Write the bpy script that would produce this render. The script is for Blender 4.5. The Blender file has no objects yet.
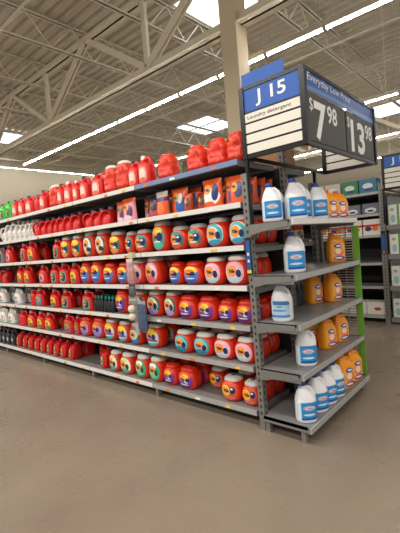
import bpy, bmesh, math, random
from mathutils import Vector, Matrix
random.seed(7)
S = bpy.context.scene
COL = S.collection

# ------------------------------------------------------------ camera
cam_d = bpy.data.cameras.new('camera'); cam = bpy.data.objects.new('camera', cam_d); COL.objects.link(cam)
cam_d.sensor_fit = 'HORIZONTAL'; cam_d.sensor_width = 36.0; cam_d.lens = 386.35/400*36; cam_d.clip_end = 200
_r = Vector((0.74645137632963, 0.6600625662770054, -0.08442601124899272))
_u = Vector((0.02541411660697021, 0.0985022210931838, 0.9948122612416862))
_f = Vector((-0.6649544837450819, 0.7447245940879913, -0.056752211479272736))
cam.matrix_world = Matrix(((_r.x,_u.x,-_f.x,1.62098),(_r.y,_u.y,-_f.y,-2.36523),(_r.z,_u.z,-_f.z,1.42),(0,0,0,1)))
S.camera = cam

# ------------------------------------------------------------ world, lights, exposure
W = bpy.data.worlds.new('store_ambient'); S.world = W; W.use_nodes = True
W.node_tree.nodes['Background'].inputs[0].default_value = (1.0, .965, .915, 1)
W.node_tree.nodes['Background'].inputs[1].default_value = 0.5
S.view_settings.view_transform = 'Standard'; S.view_settings.look = 'None'
S.view_settings.exposure = 0.2; S.view_settings.gamma = 1.0; S.view_settings.use_curve_mapping = False
TUBE = 66.0
SKY = 6.0
def area(name, loc, sx, sy, power, col=(1,.965,.91)):
    l = bpy.data.lights.new(name, 'AREA'); l.shape = 'RECTANGLE'; l.size = sx; l.size_y = sy; l.energy = power; l.color = col
    o = bpy.data.objects.new(name, l); COL.objects.link(o); o.location = loc; return o
# the lamp rows of the aisles on the camera's side
for yy, pw in ((-1.6, 400), (-5.4, 640)):
    area('fluorescent_row_light', (-4, yy, 4.95), 22, .14, pw)

# ------------------------------------------------------------ materials
def lin(c):
    return tuple(((v/255)/12.92 if v/255 <= .04045 else ((v/255+.055)/1.055)**2.4) for v in c)
MATS = {}
def mat(name, rgb, rough=.45, metal=0, var=.06, scale=18, bump=0, emit=0, trans=0, coat=0, alpha=1, detail=3):
    if name in MATS: return MATS[name]
    m = bpy.data.materials.new(name); m.use_nodes = True; nt = m.node_tree; b = nt.nodes['Principled BSDF']
    c = lin(rgb)
    tc = nt.nodes.new('ShaderNodeTexCoord'); n = nt.nodes.new('ShaderNodeTexNoise'); n.inputs['Scale'].default_value = scale; n.inputs['Detail'].default_value = detail
    nt.links.new(tc.outputs['Object'], n.inputs['Vector'])
    r = nt.nodes.new('ShaderNodeValToRGB'); r.color_ramp.elements[0].position = .3; r.color_ramp.elements[1].position = .7
    r.color_ramp.elements[0].color = (*[v*(1-var) for v in c], 1); r.color_ramp.elements[1].color = (*[min(1, v*(1+var)) for v in c], 1)
    nt.links.new(n.outputs['Fac'], r.inputs['Fac']); nt.links.new(r.outputs['Color'], b.inputs['Base Color'])
    b.inputs['Roughness'].default_value = rough; b.inputs['Metallic'].default_value = metal
    b.inputs['Transmission Weight'].default_value = trans; b.inputs['Coat Weight'].default_value = coat; b.inputs['Alpha'].default_value = alpha
    if bump:
        bp = nt.nodes.new('ShaderNodeBump'); bp.inputs['Strength'].default_value = bump; bp.inputs['Distance'].default_value = .01
        nt.links.new(n.outputs['Fac'], bp.inputs['Height']); nt.links.new(bp.outputs['Normal'], b.inputs['Normal'])
    if emit:
        b.inputs['Emission Color'].default_value = (*c, 1); b.inputs['Emission Strength'].default_value = emit
    MATS[name] = m; return m
def rgb(c): return (*lin(c), 1)

def label_mat(name, base, ells, rough=.3):
    """printed label: flat ink areas, each an ellipse or band given in the label's own UV (-1..1)"""
    if name in MATS: return MATS[name]
    m = bpy.data.materials.new(name); m.use_nodes = True; nt = m.node_tree; b = nt.nodes['Principled BSDF']; b.inputs['Roughness'].default_value = rough
    uv = nt.nodes.new('ShaderNodeUVMap'); sx = nt.nodes.new('ShaderNodeSeparateXYZ'); nt.links.new(uv.outputs[0], sx.inputs[0])
    def M(op, a, b2=None):
        n = nt.nodes.new('ShaderNodeMath'); n.operation = op
        for i, v in enumerate((a, b2)):
            if v is None: continue
            if isinstance(v, (int, float)): n.inputs[i].default_value = v
            else: nt.links.new(v, n.inputs[i])
        return n.outputs[0]
    X = M('SUBTRACT', M('MULTIPLY', sx.outputs[0], 2.0), 1.0); Y = M('SUBTRACT', M('MULTIPLY', sx.outputs[1], 2.0), 1.0)
    cur = nt.nodes.new('ShaderNodeRGB'); cur.outputs[0].default_value = rgb(base); cur = cur.outputs[0]
    for (cx, cy, rx, ry, c) in ells:
        dx = M('DIVIDE', M('SUBTRACT', X, cx), rx); dy = M('DIVIDE', M('SUBTRACT', Y, cy), ry)
        inside = M('LESS_THAN', M('ADD', M('MULTIPLY', dx, dx), M('MULTIPLY', dy, dy)), 1.0)
        if rx > 50: inside = M('LESS_THAN', M('ABSOLUTE', dy), 1.0)
        if ry > 50: inside = M('LESS_THAN', M('ABSOLUTE', dx), 1.0)
        mx = nt.nodes.new('ShaderNodeMix'); mx.data_type = 'RGBA'; nt.links.new(inside, mx.inputs[0]); nt.links.new(cur, mx.inputs[6]); mx.inputs[7].default_value = rgb(c); cur = mx.outputs[2]
    nt.links.new(cur, b.inputs['Base Color']); MATS[name] = m; return m

# ------------------------------------------------------------ mesh helpers
class MB:
    def __init__(s): s.v = []; s.f = []; s.uv = {}
    def add(s, vs, fs):
        o = len(s.v); s.v += [tuple(v) for v in vs]; s.f += [tuple(i+o for i in f) for f in fs]; return s
    def box(s, x0, x1, y0, y1, z0, z1):
        return s.add([(x0,y0,z0),(x1,y0,z0),(x1,y1,z0),(x0,y1,z0),(x0,y0,z1),(x1,y0,z1),(x1,y1,z1),(x0,y1,z1)],
                     [(0,3,2,1),(4,5,6,7),(0,1,5,4),(1,2,6,5),(2,3,7,6),(3,0,4,7)])
    def bar(s, a, b, w, h=None, up=(0,0,1)):
        h = h or w; a = Vector(a); b = Vector(b); d = (b-a).normalized(); up = Vector(up)
        if abs(d.dot(up)) > .98: up = Vector((1,0,0))
        r = d.cross(up).normalized(); u = r.cross(d); vs = []
        for p in (a, b):
            for i, j in ((-1,-1),(1,-1),(1,1),(-1,1)): vs.append(p + r*i*w/2 + u*j*h/2)
        return s.add(vs, [(3,2,1,0),(4,5,6,7),(0,1,5,4),(1,2,6,5),(2,3,7,6),(3,0,4,7)])
    def tube(s, pts, rad, n=10, cap=True):
        pts = [Vector(p) for p in pts]; R = rad if isinstance(rad, (list, tuple)) else [rad]*len(pts); vs = []; prev = None
        for i, p in enumerate(pts):
            d = (pts[min(i+1, len(pts)-1)] - pts[max(i-1, 0)]).normalized()
            if prev is None:
                r = d.cross(Vector((0,0,1)));
                if r.length < .05: r = Vector((1,0,0))
                r.normalize()
            else: r = (prev - d*prev.dot(d)).normalized()
            prev = r; u = d.cross(r)
            for k in range(n):
                t = 2*math.pi*k/n; vs.append(p + r*math.cos(t)*R[i] + u*math.sin(t)*R[i])
        fs = [(i*n+k, i*n+(k+1) % n, (i+1)*n+(k+1) % n, (i+1)*n+k) for i in range(len(pts)-1) for k in range(n)]
        if cap: fs += [tuple(range(n))[::-1], tuple((len(pts)-1)*n+k for k in range(n))]
        return s.add(vs, fs)
    def loft(s, rings, n=28, e=3.0):
        """rings (z, cx, hw, hd[, cy]) as superellipse sections"""
        vs = []
        for rg in rings:
            z, cx, hw, hd = rg[:4]; cy = rg[4] if len(rg) > 4 else 0
            for k in range(n):
                t = 2*math.pi*k/n; c, q = math.cos(t), math.sin(t)
                vs.append((cx+hw*math.copysign(abs(c)**(2/e), c), cy+hd*math.copysign(abs(q)**(2/e), q), z))
        fs = [(i*n+k, i*n+(k+1) % n, (i+1)*n+(k+1) % n, (i+1)*n+k) for i in range(len(rings)-1) for k in range(n)]
        fs += [tuple(range(n))[::-1], tuple((len(rings)-1)*n+k for k in range(n))]
        return s.add(vs, fs)
    def sphere(s, c, r, n=14, m=8, sq=1):
        return s.loft([(c[2]+r*sq*math.sin(a), c[0], max(1e-4, r*math.cos(a)), max(1e-4, r*math.cos(a)), c[1]) for a in [(-.5+i/m)*math.pi*.995 for i in range(m+1)]], n, 2)
    def build(s, name, m, parent=None, smooth=40, uvs=None):
        me = bpy.data.meshes.new(name); me.from_pydata(s.v, [], s.f); me.update()
        if m: me.materials.append(m)
        if uvs:
            ul = me.uv_layers.new(name='UVMap')
            for lp in me.loops: ul.data[lp.index].uv = uvs[lp.vertex_index]
        if smooth:
            me.polygons.foreach_set('use_smooth', [True]*len(me.polygons)); me.set_sharp_from_angle(angle=math.radians(smooth))
        o = bpy.data.objects.new(name, me); COL.objects.link(o); o.parent = parent; return o

def tag(o, label=None, cat=None, group=None, kind=None):
    for k, v in (('label', label), ('category', cat), ('group', group), ('kind', kind)):
        if v: o[k] = v
    return o
def empty(name, loc, rz=0, label=None, cat=None, group=None, kind=None):
    o = bpy.data.objects.new(name, None); COL.objects.link(o); o.location = loc; o.rotation_euler = (0,0,rz); o.empty_display_size = .05
    return tag(o, label, cat, group, kind)
def copy_tree(o, parent=None):
    c = o.copy(); COL.objects.link(c); c.parent = parent
    for ch in list(KIDS.get(o.name, ())): copy_tree(ch, c)
    return c
KIDS = {}
def index_kids():
    KIDS.clear()
    for o in COL.objects:
        if o.parent: KIDS.setdefault(o.parent.name, []).append(o)

def text_mesh(txt, height, width=None, bold=.0, extrude=0):
    """vertices (x, y) centred on the origin, and faces"""
    cu = bpy.data.curves.new('t', 'FONT'); cu.body = txt; cu.size = 1; cu.align_x = 'CENTER'; cu.offset = bold; cu.resolution_u = 3
    ob = bpy.data.objects.new('t', cu); COL.objects.link(ob)
    me = bpy.data.meshes.new_from_object(ob)
    vs = [tuple(v.co) for v in me.vertices]; fs = [tuple(p.vertices) for p in me.polygons]
    bpy.data.objects.remove(ob); bpy.data.meshes.remove(me); bpy.data.curves.remove(cu)
    x0 = min(v[0] for v in vs); x1 = max(v[0] for v in vs); y0 = min(v[1] for v in vs); y1 = max(v[1] for v in vs)
    sy = height/(y1-y0); sx = width/(x1-x0) if width else sy
    return [((v[0]-(x0+x1)/2)*sx, (v[1]-(y0+y1)/2)*sy) for v in vs], fs
def lettering(name, txt, loc, face, height, m, parent, width=None, bold=0, slant=0):
    vs, fs = text_mesh(txt, height, width, bold); mb = MB()
    if face == '-Y': mb.add([(loc[0]+x+slant*y, loc[1], loc[2]+y) for x, y in vs], fs)
    else: mb.add([(loc[0], loc[1]+x+slant*y, loc[2]+y) for x, y in vs], fs)
    return mb.build(name, m, parent, smooth=0)
ORD = ['zeroth','first','second','third','fourth','fifth','sixth','seventh','eighth','ninth','tenth','eleventh','twelfth','thirteenth','fourteenth','fifteenth','sixteenth','seventeenth','eighteenth','nineteenth','twentieth','twenty-first','twenty-second','twenty-third','twenty-fourth','twenty-fifth','twenty-sixth','twenty-seventh','twenty-eighth','twenty-ninth','thirtieth']

# ------------------------------------------------------------ the store shell
m_floor = bpy.data.materials.new('polished_concrete'); m_floor.use_nodes = True
nt = m_floor.node_tree; b = nt.nodes['Principled BSDF']; tc = nt.nodes.new('ShaderNodeTexCoord')
def noise(sc, det, ro=.55):
    n = nt.nodes.new('ShaderNodeTexNoise'); n.inputs['Scale'].default_value = sc; n.inputs['Detail'].default_value = det; n.inputs['Roughness'].default_value = ro
    nt.links.new(tc.outputs['Object'], n.inputs['Vector']); return n.outputs['Fac']
def ramp(f, c0, c1, p0=.35, p1=.65):
    r = nt.nodes.new('ShaderNodeValToRGB'); r.color_ramp.elements[0].position = p0; r.color_ramp.elements[1].position = p1
    r.color_ramp.elements[0].color = c0; r.color_ramp.elements[1].color = c1; nt.links.new(f, r.inputs[0]); return r.outputs[0]
def mul(a, c, f=1):
    x = nt.nodes.new('ShaderNodeMix'); x.data_type = 'RGBA'; x.blend_type = 'MULTIPLY'; x.inputs[0].default_value = f
    nt.links.new(a, x.inputs[6]); nt.links.new(c, x.inputs[7]); return x.outputs[2]
c1 = ramp(noise(.7, 4), rgb((131,116,102)), rgb((144,129,113)))
c2 = ramp(noise(4, 8, .72), (.965,.965,.965,1), (1.03,1.025,1.02,1))
c3 = ramp(noise(60, 5, .7), (.93,.93,.93,1), (1.04,1.04,1.04,1))
nt.links.new(mul(mul(c1, c2), c3), b.inputs['Base Color'])
nt.links.new(ramp(noise(3, 4), (.24,)*3+(1,), (.36,)*3+(1,)), b.inputs['Roughness'])
def struct(o): o['kind'] = 'structure'; return o
X0, X1, Y0, Y1, ZC = -20.5, 6, -9, 27, 7.45
struct(MB().box(X0, X1, Y0, Y1, -.1, 0).build('floor', m_floor, smooth=0))
m_wall = mat('painted_block_wall', (232,224,204), .8, var=.02, scale=3)
w = MB().box(X0-.2, X0, Y0, Y1, 0, ZC+.2)
for k in range(1, 12): w.box(X0, X0+.006, Y0, Y1, k*.61, k*.61+.012)
struct(w.build('wall_left', m_wall, smooth=0))
struct(MB().box(X0, X1, Y1, Y1+.2, 0, ZC+.2).build('wall_back', m_wall, smooth=0))
# corrugated steel deck: trapezoid ribs run along X
m_deck = mat('cream_painted_steel_deck', (218,210,192), .6, var=.01, scale=2)
vs, fs = [], []; y = Y0; P = .30; pts = []
while y < Y1:
    pts += [(y, ZC), (y+.15, ZC), (y+.18, ZC+.1), (y+.27, ZC+.1)]; y += P
for (yy, zz) in pts: vs += [(X0, yy, zz), (X1, yy, zz)]
fs = [(2*i, 2*i+1, 2*i+3, 2*i+2) for i in range(len(pts)-1)]
d = MB().add(vs, fs); d.add([(X0,Y0,ZC+.13),(X1,Y0,ZC+.13),(X1,Y1,ZC+.13),(X0,Y1,ZC+.12)], [(0,1,2,3)])
struct(d.build('ceiling', m_deck, smooth=0))

m_steel = mat('cream_painted_steel', (240,230,208), .5, var=.03, scale=4)
m_steel_w = mat('white_painted_joist_steel', (236,230,216), .5, var=.03, scale=4)
# girders (run along X) with their bays of crossing members
def girder(Y, x0, x1, node0, label):
    g = empty('roof_girder', (0, Y, 0), 0, label, 'roof truss', 'main roof girders')
    t = MB()
    for s in (-1, 1): t.box(x0, x1, s*.015, s*.15, 7.1, 7.13); t.box(x0, x1, s*.015, s*.03, 7.1, 7.3)
    t.build('top_chord', m_steel, g, 0)
    t = MB()
    for s in (-1, 1): t.box(x0, x1, s*.012, s*.17, 5.46, 5.49); t.box(x0, x1, s*.012, s*.03, 5.46, 5.68)
    t.build('bottom_chord', m_steel, g, 0)
    n = node0
    while n > x0:
        if n < x1:
            MB().bar((n, 0, 5.6), (n, 0, 7.2), .09, .14).build('web_post', m_steel, g, 0)
        for s in (-1, 1):
            a, c = (n, 0, 5.6), (n+s*2.33, 0, 7.18)
            if x0 < c[0] < x1+.1 and a[0] < x1:
                mb = MB()
                for q in (-1, 1): mb.bar((a[0], q*.055, a[2]), (c[0], q*.055, c[2]), .045, .15)
                mb.build('web_diagonal', m_steel, g, 0)
        n -= 4.66
girder(4.0, X0, -2.78, -5.15, 'cream steel roof girder running from the boxed column to the far wall')
girder(4.0, -2.62, X1, 4.2, 'cream steel roof girder going on right of the boxed column')
girder(17.0, X0, X1, 2.0, 'cream steel roof girder far behind, beyond the aisle sign')
# open web joists (run along Y)
for k in range(-3, 6):
    pass
jx = [-7.54+2.33*k for k in range(-5, 6)]
for i, xx in enumerate(jx):
    g = empty('roof_joist', (xx, 0, 0), 0, 'open-web steel roof joist crossing the ceiling, %s from the far left wall' % ORD[i+1], 'roof joist', 'open web roof joists')
    for nm, z0 in (('top_chord', 7.36), ('bottom_chord', 6.66)):
        t = MB(); ya, yb = (Y0, Y1)
        for s in (-1, 1): t.box(s*.008, s*.07, ya, yb, z0, z0+.012); t.box(s*.008, s*.018, ya, yb, z0, z0+.06)
        t.build(nm, m_steel_w, g, 0)
    t = MB(); y = Y0+.2; up = True; st = .62
    while y < Y1-st:
        a, c = (0, y, 7.38 if up else 6.68), (0, y+st, 6.68 if up else 7.38); t.bar(a, c, .02); y += st; up = not up
    t.build('web', m_steel_w, g, 0)
m_pipe = mat('white_sprinkler_pipe', (225,215,196), .4)
for (yy, zz, r, lb) in ((1.66, 6.6, .03, 'white sprinkler pipe high at the upper left of the ceiling'), (8.63, 6.6, .03, 'white sprinkler pipe under the joists behind the boxed column'), (11.0, 6.6, .025, 'thin white pipe under the joists above the far aisles')):
    p = MB().tube([(X0, 0, 0), (X1, 0, 0)], r).build('sprinkler_pipe', m_pipe); p.location = (0, yy, zz); tag(p, lb, 'pipe')
# skylights
m_sky = bpy.data.materials.new('skylight_daylight'); m_sky.use_nodes = True
bb = m_sky.node_tree.nodes['Principled BSDF']; bb.inputs['Base Color'].default_value = (.8,.85,.9,1); bb.inputs['Emission Color'].default_value = (.92,.97,1,1); bb.inputs['Emission Strength'].default_value = SKY*.35
for i, (xa, xb, ya, yb, lb) in enumerate(((-12.1, -9.95, 12.1, 14.4, 'bright rectangular skylight above the products left of the aisle sign'), (-5.1, -2.95, 5.0, 6.75, 'bright skylight at the top edge beside the boxed column'),
        (-18.8, -16.8, 4.6, 6.9, 'bright skylight at far left above the end wall'), (-5.1, -2.95, 17.5, 20.4, 'bright skylight right of the black price sign'))):
    g = empty('skylight', ((xa+xb)/2, (ya+yb)/2, 7.4), 0, lb, 'skylight', 'roof skylights'); hx, hy = (xb-xa)/2, (yb-ya)/2
    MB().box(-hx, hx, -hy, hy, .02, .035).build('pane', m_sky, g, 0)
    f = MB().box(-hx-.06, hx+.06, -hy-.06, -hy, 0, .06).box(-hx-.06, hx+.06, hy, hy+.06, 0, .06).box(-hx-.06, -hx, -hy, hy, 0, .06).box(hx, hx+.06, -hy, hy, 0, .06)
    f.build('frame', m_steel_w, g, 0)
# boxed column standing behind the shelving
c = empty('boxed_column', (-2.7, 4.0, 0), 0, 'tall cream boxed column rising behind the laundry shelving', 'column')
MB().box(-.18, .18, -.18, .18, 0, ZC).build('casing', mat('column_cream_paint', (226,208,176), .6, var=.02, scale=2), c, 0)
f = MB()
for sx in (-1, 1):
    for sy in (-1, 1): f.box(sx*.181-.012, sx*.181+.012, sy*.181-.012, sy*.181+.012, 0, 3)
f.build('corner_guard', mat('corner_guard_cream', (205,190,160), .5), c, 0)
# strip lights
m_tube = bpy.data.materials.new('fluorescent_tube'); m_tube.use_nodes = True
bb = m_tube.node_tree.nodes['Principled BSDF']; bb.inputs['Emission Color'].default_value = (1,.95,.86,1); bb.inputs['Emission Strength'].default_value = TUBE; bb.inputs['Base Color'].default_value = (.9,.9,.9,1)
m_hous = mat('strip_light_housing', (190,182,165), .5)
fix = empty('strip_light', (0,0,0), 0, 'x', 'ceiling light')
MB().tube([(-.565,0,-.04),(.565,0,-.04)], .0115, 10).build('tube', m_tube, fix)
MB().box(-.6, .6, -.05, .05, -.01, .09).box(-.6, -.57, -.05, .05, -.065, .0).box(.57, .6, -.05, .05, -.065, 0).build('housing', m_hous, fix, 0)
for s in (-1, 1): MB().tube([(s*.5,0,.05),(s*.5,0,2.4)], .005, 5).build('hanger', m_hous, fix, 0)
index_kids(); first = True
def strip_row(yy, xs, words, group, rot=0, xc=None):
    global first
    for i, v in enumerate(xs):
        o = fix if first else copy_tree(fix); first = False
        o.location = (v, yy, 5.06) if not rot else (xc, v, 6.3); o.rotation_euler = (0, 0, rot)
        if rot: o.scale.z = .478
        tag(o, 'lit strip light, %s of the %s' % (ORD[i+1], words), 'ceiling light', group)
strip_row(4.6, [1.85-1.206*k for k in range(0, 13)], 'row passing behind the column, from right', 'strip lights of the row behind the column')
strip_row(9.4, [1.85-1.206*k for k in range(0, 13)], 'second row back, from right', 'strip lights of the second row back')
strip_row(14.1, [1.85-1.206*k for k in range(0, 12)], 'third row back, from right', 'strip lights of the third row back')
strip_row(18.8, [1.85-1.206*k for k in range(0, 12)], 'fourth row back, from right', 'strip lights of the fourth row back')
strip_row(0, [1.5+1.206*k for k in range(0, 16)], 'cross row at far left wall', 'strip lights of the cross row', math.pi/2, -19.3)

# ------------------------------------------------------------ shelving
LV = [2.017, 1.703, 1.385, 1.080, .774, .463, .123]
m_shelf = mat('grey_enamel_shelf', (124,123,121), .4, var=.05, scale=9)
m_dark = mat('dark_shelf_backing', (26,25,24), .7, var=.1)  # dark backing, colour taken near black to paint in the shade between products
m_rail = mat('pale_price_rail', (226,223,217), .35, var=.03)
m_railg = mat('dull_steel_price_rail', (172,171,168), .38, metal=.1, var=.06)
m_post = mat('grey_slotted_post', (132,130,126), .42, metal=.35, var=.06)
m_slot = mat('dark_slot', (30,30,30), .8)
m_kick = mat('black_kick_plate', (30,29,28), .6)
m_blue_rail = mat('blue_grey_price_rail', (118,134,172), .4)
TAGS = [mat('tag_white', (235,232,222), .6), mat('tag_yellow', (238,196,60), .6), mat('tag_orange', (226,122,48), .6)]
JO = [0, -1.22, -2.32, -3.5, -4.72, -5.94]
def post(parent, x, y, z1, w=.05, d=.05, name='upright'):
    p = MB().box(x-w/2, x+w/2, y-d/2, y+d/2, 0, z1).build(name, m_post, parent, 0)
    s = MB(); z = .12
    while z < z1-.05:
        s.box(x-.006, x+.006, y-d/2-.0015, y-d/2, z, z+.022); s.box(x+w/2, x+w/2+.0015, y-.006, y+.006, z, z+.022); z += .05
    s.build('slots', m_slot, p, 0); return p
def shelf_board(parent, x0, x1, yf, yb, z, rail, tags=True, sgn=1, lip=.036):
    """board whose front edge is at yf; sgn=1 faces -Y"""
    a, c = min(yf, yb), max(yf, yb)
    s = MB().box(x0, x1, a+.004, c-.004, z-.018, z).box(x0, x1, a+.004, a+.02, z-.038, z-.018).box(x0, x1, c-.02, c-.004, z-.038, z-.018)
    for xx in (x0, x1-.012): s.box(xx, xx+.012, a+.02, c-.02, z-.045, z-.018)
    s = s.build('shelf', m_shelf, parent, 0)
    y = yf; r = MB().box(x0+.002, x1-.002, y-.008*sgn if sgn > 0 else y, y if sgn > 0 else y+.008, z-lip, z+.004)
    r.build('price_rail', rail, s, 0)
    if tags:
        n = 3
        for k in range(n):
            xx = x0+(x1-x0)*(k+.5)/n+random.uniform(-.1, .1); w = random.uniform(.022, .032)
            MB().box(xx-w, xx+w, yf-.0105, yf-.0085, z-lip+.003, z-lip*.35).build('price_tag', random.choice(TAGS), s, 0)
    return s
SEC = ['nearest the camera, beside the end display', 'second from the end display', 'third from the end display', 'fourth from the end display', 'farthest left']
for i in range(5):
    xa, xb = JO[i+1], JO[i]
    g = empty('shelving_unit', ((xa+xb)/2, .535, 0), 0, 'grey laundry shelving unit, %s' % ['section nearest the end display','second section from the end display','third section from the end display','fourth section from the end display','leftmost section in the photo'][i], 'shelving', 'joined sections of the laundry shelving')
    ox, oy = (xa+xb)/2, .535
    sub = empty('x', (0,0,0))
    def loc(o): o.location = (-ox, -oy, 0); return o
    loc(MB().box(xa, xb, .515, .555, .1, 1.99).build('back_panel', m_dark, g, 0))
    bpy.data.objects.remove(sub)
    for L, z in enumerate(LV):
        rail = m_blue_rail if (L == 0 and i == 0) else (m_rail if not (L >= 4 and i == 0) else m_railg)
        loc(shelf_board(g, xa+.004 if i else xa+.004, xb-.004 if i else xb-.035, 0.0, .513, z, rail))
        loc(shelf_board(g, xa+.004, xb-.004 if i else xb-.035, 1.07, .557, z, m_rail, False, -1))
    for ya in (.10, .95): loc(MB().box(xa+.003, xb-.003-.06*(i == 0), ya, ya+.02, 0, .085).build('kick_plate', m_kick, g, 0))
    f = MB().box(xa+.004, xa+.04, .02, .06, 0, .08); loc(f.build('foot', m_post, g, 0))
    loc(post(g, xa+.024, .535, 2.0, .045, .09))
    if i == 0:
        loc(post(g, .0225, .0, 1.9, .045, .05, 'corner_post')); loc(post(g, .0225, 1.07, 1.9, .045, .05, 'corner_post')); loc(post(g, .02, .56, 2.2, .04, .06, 'centre_post'))
        for z in LV[1:]:
            for ya, yb in ((.03, .5), (.62, 1.05)): loc(MB().box(.004, .03, ya, yb, z-.06, z-.02).build('side_arm', m_post, g, 0))
        loc(MB().box(0, .045, .03, 1.04, .03, .08).build('base_rail', m_post, g, 0))
t = empty('post_sign', (.02, -.03, 1.17), 0, 'narrow black and blue tag strip on the corner post', 'sign')
MB().box(-.024, .024, -.006, 0, 0, .27).build('backing', mat('sign_black', (24,24,26), .4), t, 0)
MB().box(-.018, .018, -.008, -.006, .03, .25).build('blue_panel', mat('sign_blue_tag', (40,84,150), .4), t, 0)
MB().box(-.018, .018, -.009, -.007, .01, .035).build('yellow_band', TAGS[1], t, 0)
MB().box(-.008, .008, -.009, -.007, .09, .11).box(-.008, .008, -.009, -.007, .14, .16).build('white_marks', TAGS[0], t, 0)

# end display (faces +X)
EZ = [1.534, 1.161, .823, .479, .12]
e = empty('end_display_rack', (.23, .535, 0), 0, 'grey end-of-aisle rack of five shelves holding bleach and orange jugs', 'shelving')
def el(o): o.location = (-.23, -.535, 0); return o
for L, z in enumerate(EZ):
    ya, yb = -.045, 1.125; x1 = .40 if L < 4 else .43
    sk = .06 if L < 4 else .035
    s = MB().box(.05, x1-.01, ya, yb, z-.018, z).box(.05, x1-.03, ya, ya+.014, z-sk, z).box(.05, x1-.03, yb-.014, yb, z-sk, z).box(x1-.03, x1-.01, ya, yb, z-.04, z-.018)
    s = s.build('shelf', m_shelf, e, 0); el(s)
    r = MB().box(x1-.01, x1, ya-.004, yb+.004, z-.034, z+.004).build('price_rail', m_rail if L == 0 else m_railg, s, 0)
    for yy in (ya-.006, yb):
        if L == 4: continue
        br = MB(); br.add([(.05,yy,z-.085),(.05,yy,z-.004),(.36,yy,z-.004),(.36,yy,z-.04),(.16,yy,z-.06),(.05,yy+.006,z-.085),(.05,yy+.006,z-.004),(.36,yy+.006,z-.004),(.36,yy+.006,z-.04),(.16,yy+.006,z-.06)], [(0,1,2,3,4),(9,8,7,6,5),(0,5,6,1),(1,6,7,2),(2,7,8,3),(3,8,9,4),(4,9,5,0)])
        br.build('bracket', m_post, s, 0)
for (xx, yy) in ((.36, -.02), (.36, 1.09), (.07, -.01), (.07, 1.09)): el(MB().box(xx-.017, xx+.017, yy-.017, yy+.017, 0, .1).build('leg', m_post, e, 0))
w = MB(); z = .14
while z < 1.47: w.box(.05, .345, 1.137, 1.141, z, z+.009); z += .024
for xx in (.06, .13, .2, .27, .34): w.box(xx, xx+.005, 1.1335, 1.1375, .12, 1.47)
el(w.build('wire_side_grid', mat('grey_wire', (168,162,150), .4, metal=.1), e, 0))
el(MB().box(.348, .40, 1.132, 1.146, .1, 1.47).build('green_side_trim', mat('lime_green_trim', (104,160,48), .5), e, 0))
el(MB().box(.0, .05, 1.145, 1.19, 0, 1.9).build('upright', m_post, e, 0))

# second run of shelving across the next aisle
G2Y, G2X = 3.74, -.12
Z2 = [1.98, 1.66, 1.34, .92, .56, .11]
g2 = empty('shelving_unit', (G2X-1.2, G2Y+.5, 0), 0, 'grey shelving unit across the next aisle, stocked with paper packs', 'shelving')
def gl(o): o.location = (-(G2X-1.2), -(G2Y+.5), 0); return o
gl(MB().box(G2X-2.4, G2X-.05, G2Y+.48, G2Y+.52, .1, 1.95).build('back_panel', m_dark, g2, 0))
for z in Z2: gl(shelf_board(g2, G2X-2.4, G2X-.06, G2Y, G2Y+.47, z, m_railg, False))
for z in Z2: gl(shelf_board(g2, G2X-2.4, G2X-.06, G2Y+1.0, G2Y+.53, z, m_railg, False, -1))
gl(post(g2, G2X-.02, G2Y, 2.05, .07, .06, 'corner_post')); gl(post(g2, G2X-.02, G2Y+1.0, 2.05, .07, .06, 'corner_post')); gl(post(g2, G2X-2.42, G2Y+.5, 2.0))
gl(MB().box(G2X-2.4, G2X-.06, G2Y+.1, G2Y+.12, 0, .08).build('kick_plate', m_kick, g2, 0))
e2 = empty('end_display_rack', (G2X+.25, G2Y+.5, 0), 0, 'grey end-of-aisle rack at the right edge holding white and green boxes', 'shelving')
EZ2 = [1.47, 1.04, .57, .10]
def e2l(o): o.location = (-(G2X+.25), -(G2Y+.5), 0); return o
for z in EZ2:
    s = e2l(MB().box(G2X+.03, G2X+.42, G2Y-.02, G2Y+1.08, z-.03, z).box(G2X+.03, G2X+.36, G2Y-.028, G2Y-.02, z-.07, z).build('shelf', m_shelf, e2, 0))
    MB().box(G2X+.42, G2X+.43, G2Y-.02, G2Y+1.08, z-.035, z+.004).build('price_rail', m_railg, s, 0)
for (xx, yy) in ((.36, .02), (.36, 1.04), (.06, 1.04)): e2l(MB().box(G2X+xx-.017, G2X+xx+.017, G2Y+yy-.017, G2Y+yy+.017, 0, .08).build('leg', m_post, e2, 0))
e2l(MB().box(G2X+.03, G2X+.05, G2Y+.05, G2Y+1.0, .1, 1.9).build('back_panel', m_shelf, e2, 0))
t = empty('post_sign', (G2X-.02, G2Y-.033, 1.05), 0, 'narrow black and blue tag strip on the far rack post', 'sign')
MB().box(-.028, .028, -.006, 0, 0, .34).build('backing', MATS['sign_black'], t, 0)
MB().box(-.022, .022, -.008, -.006, .04, .3).build('blue_panel', MATS['sign_blue_tag'], t, 0)
MB().box(-.012, .012, -.01, -.008, .01, .04).build('orange_dot', TAGS[2], t, 0)
# third run, farther back
g3 = empty('shelving_unit', (-1.6, 8.2, 0), 0, 'distant grey shelving unit seen past the far rack', 'shelving')
for z in (2.0, 1.6, 1.2, .8, .4, .12): MB().box(-1.6, 1.2, -.5, .5, z-.03, z).build('shelf', m_shelf, g3, 0)
MB().box(-1.6, 1.2, -.02, .02, .1, 1.98).build('back_panel', m_dark, g3, 0); MB().box(1.2, 1.25, -.5, -.45, 0, 2.05).box(1.2, 1.25, .45, .5, 0, 2.05).build('upright', m_post, g3, 0)

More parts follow.
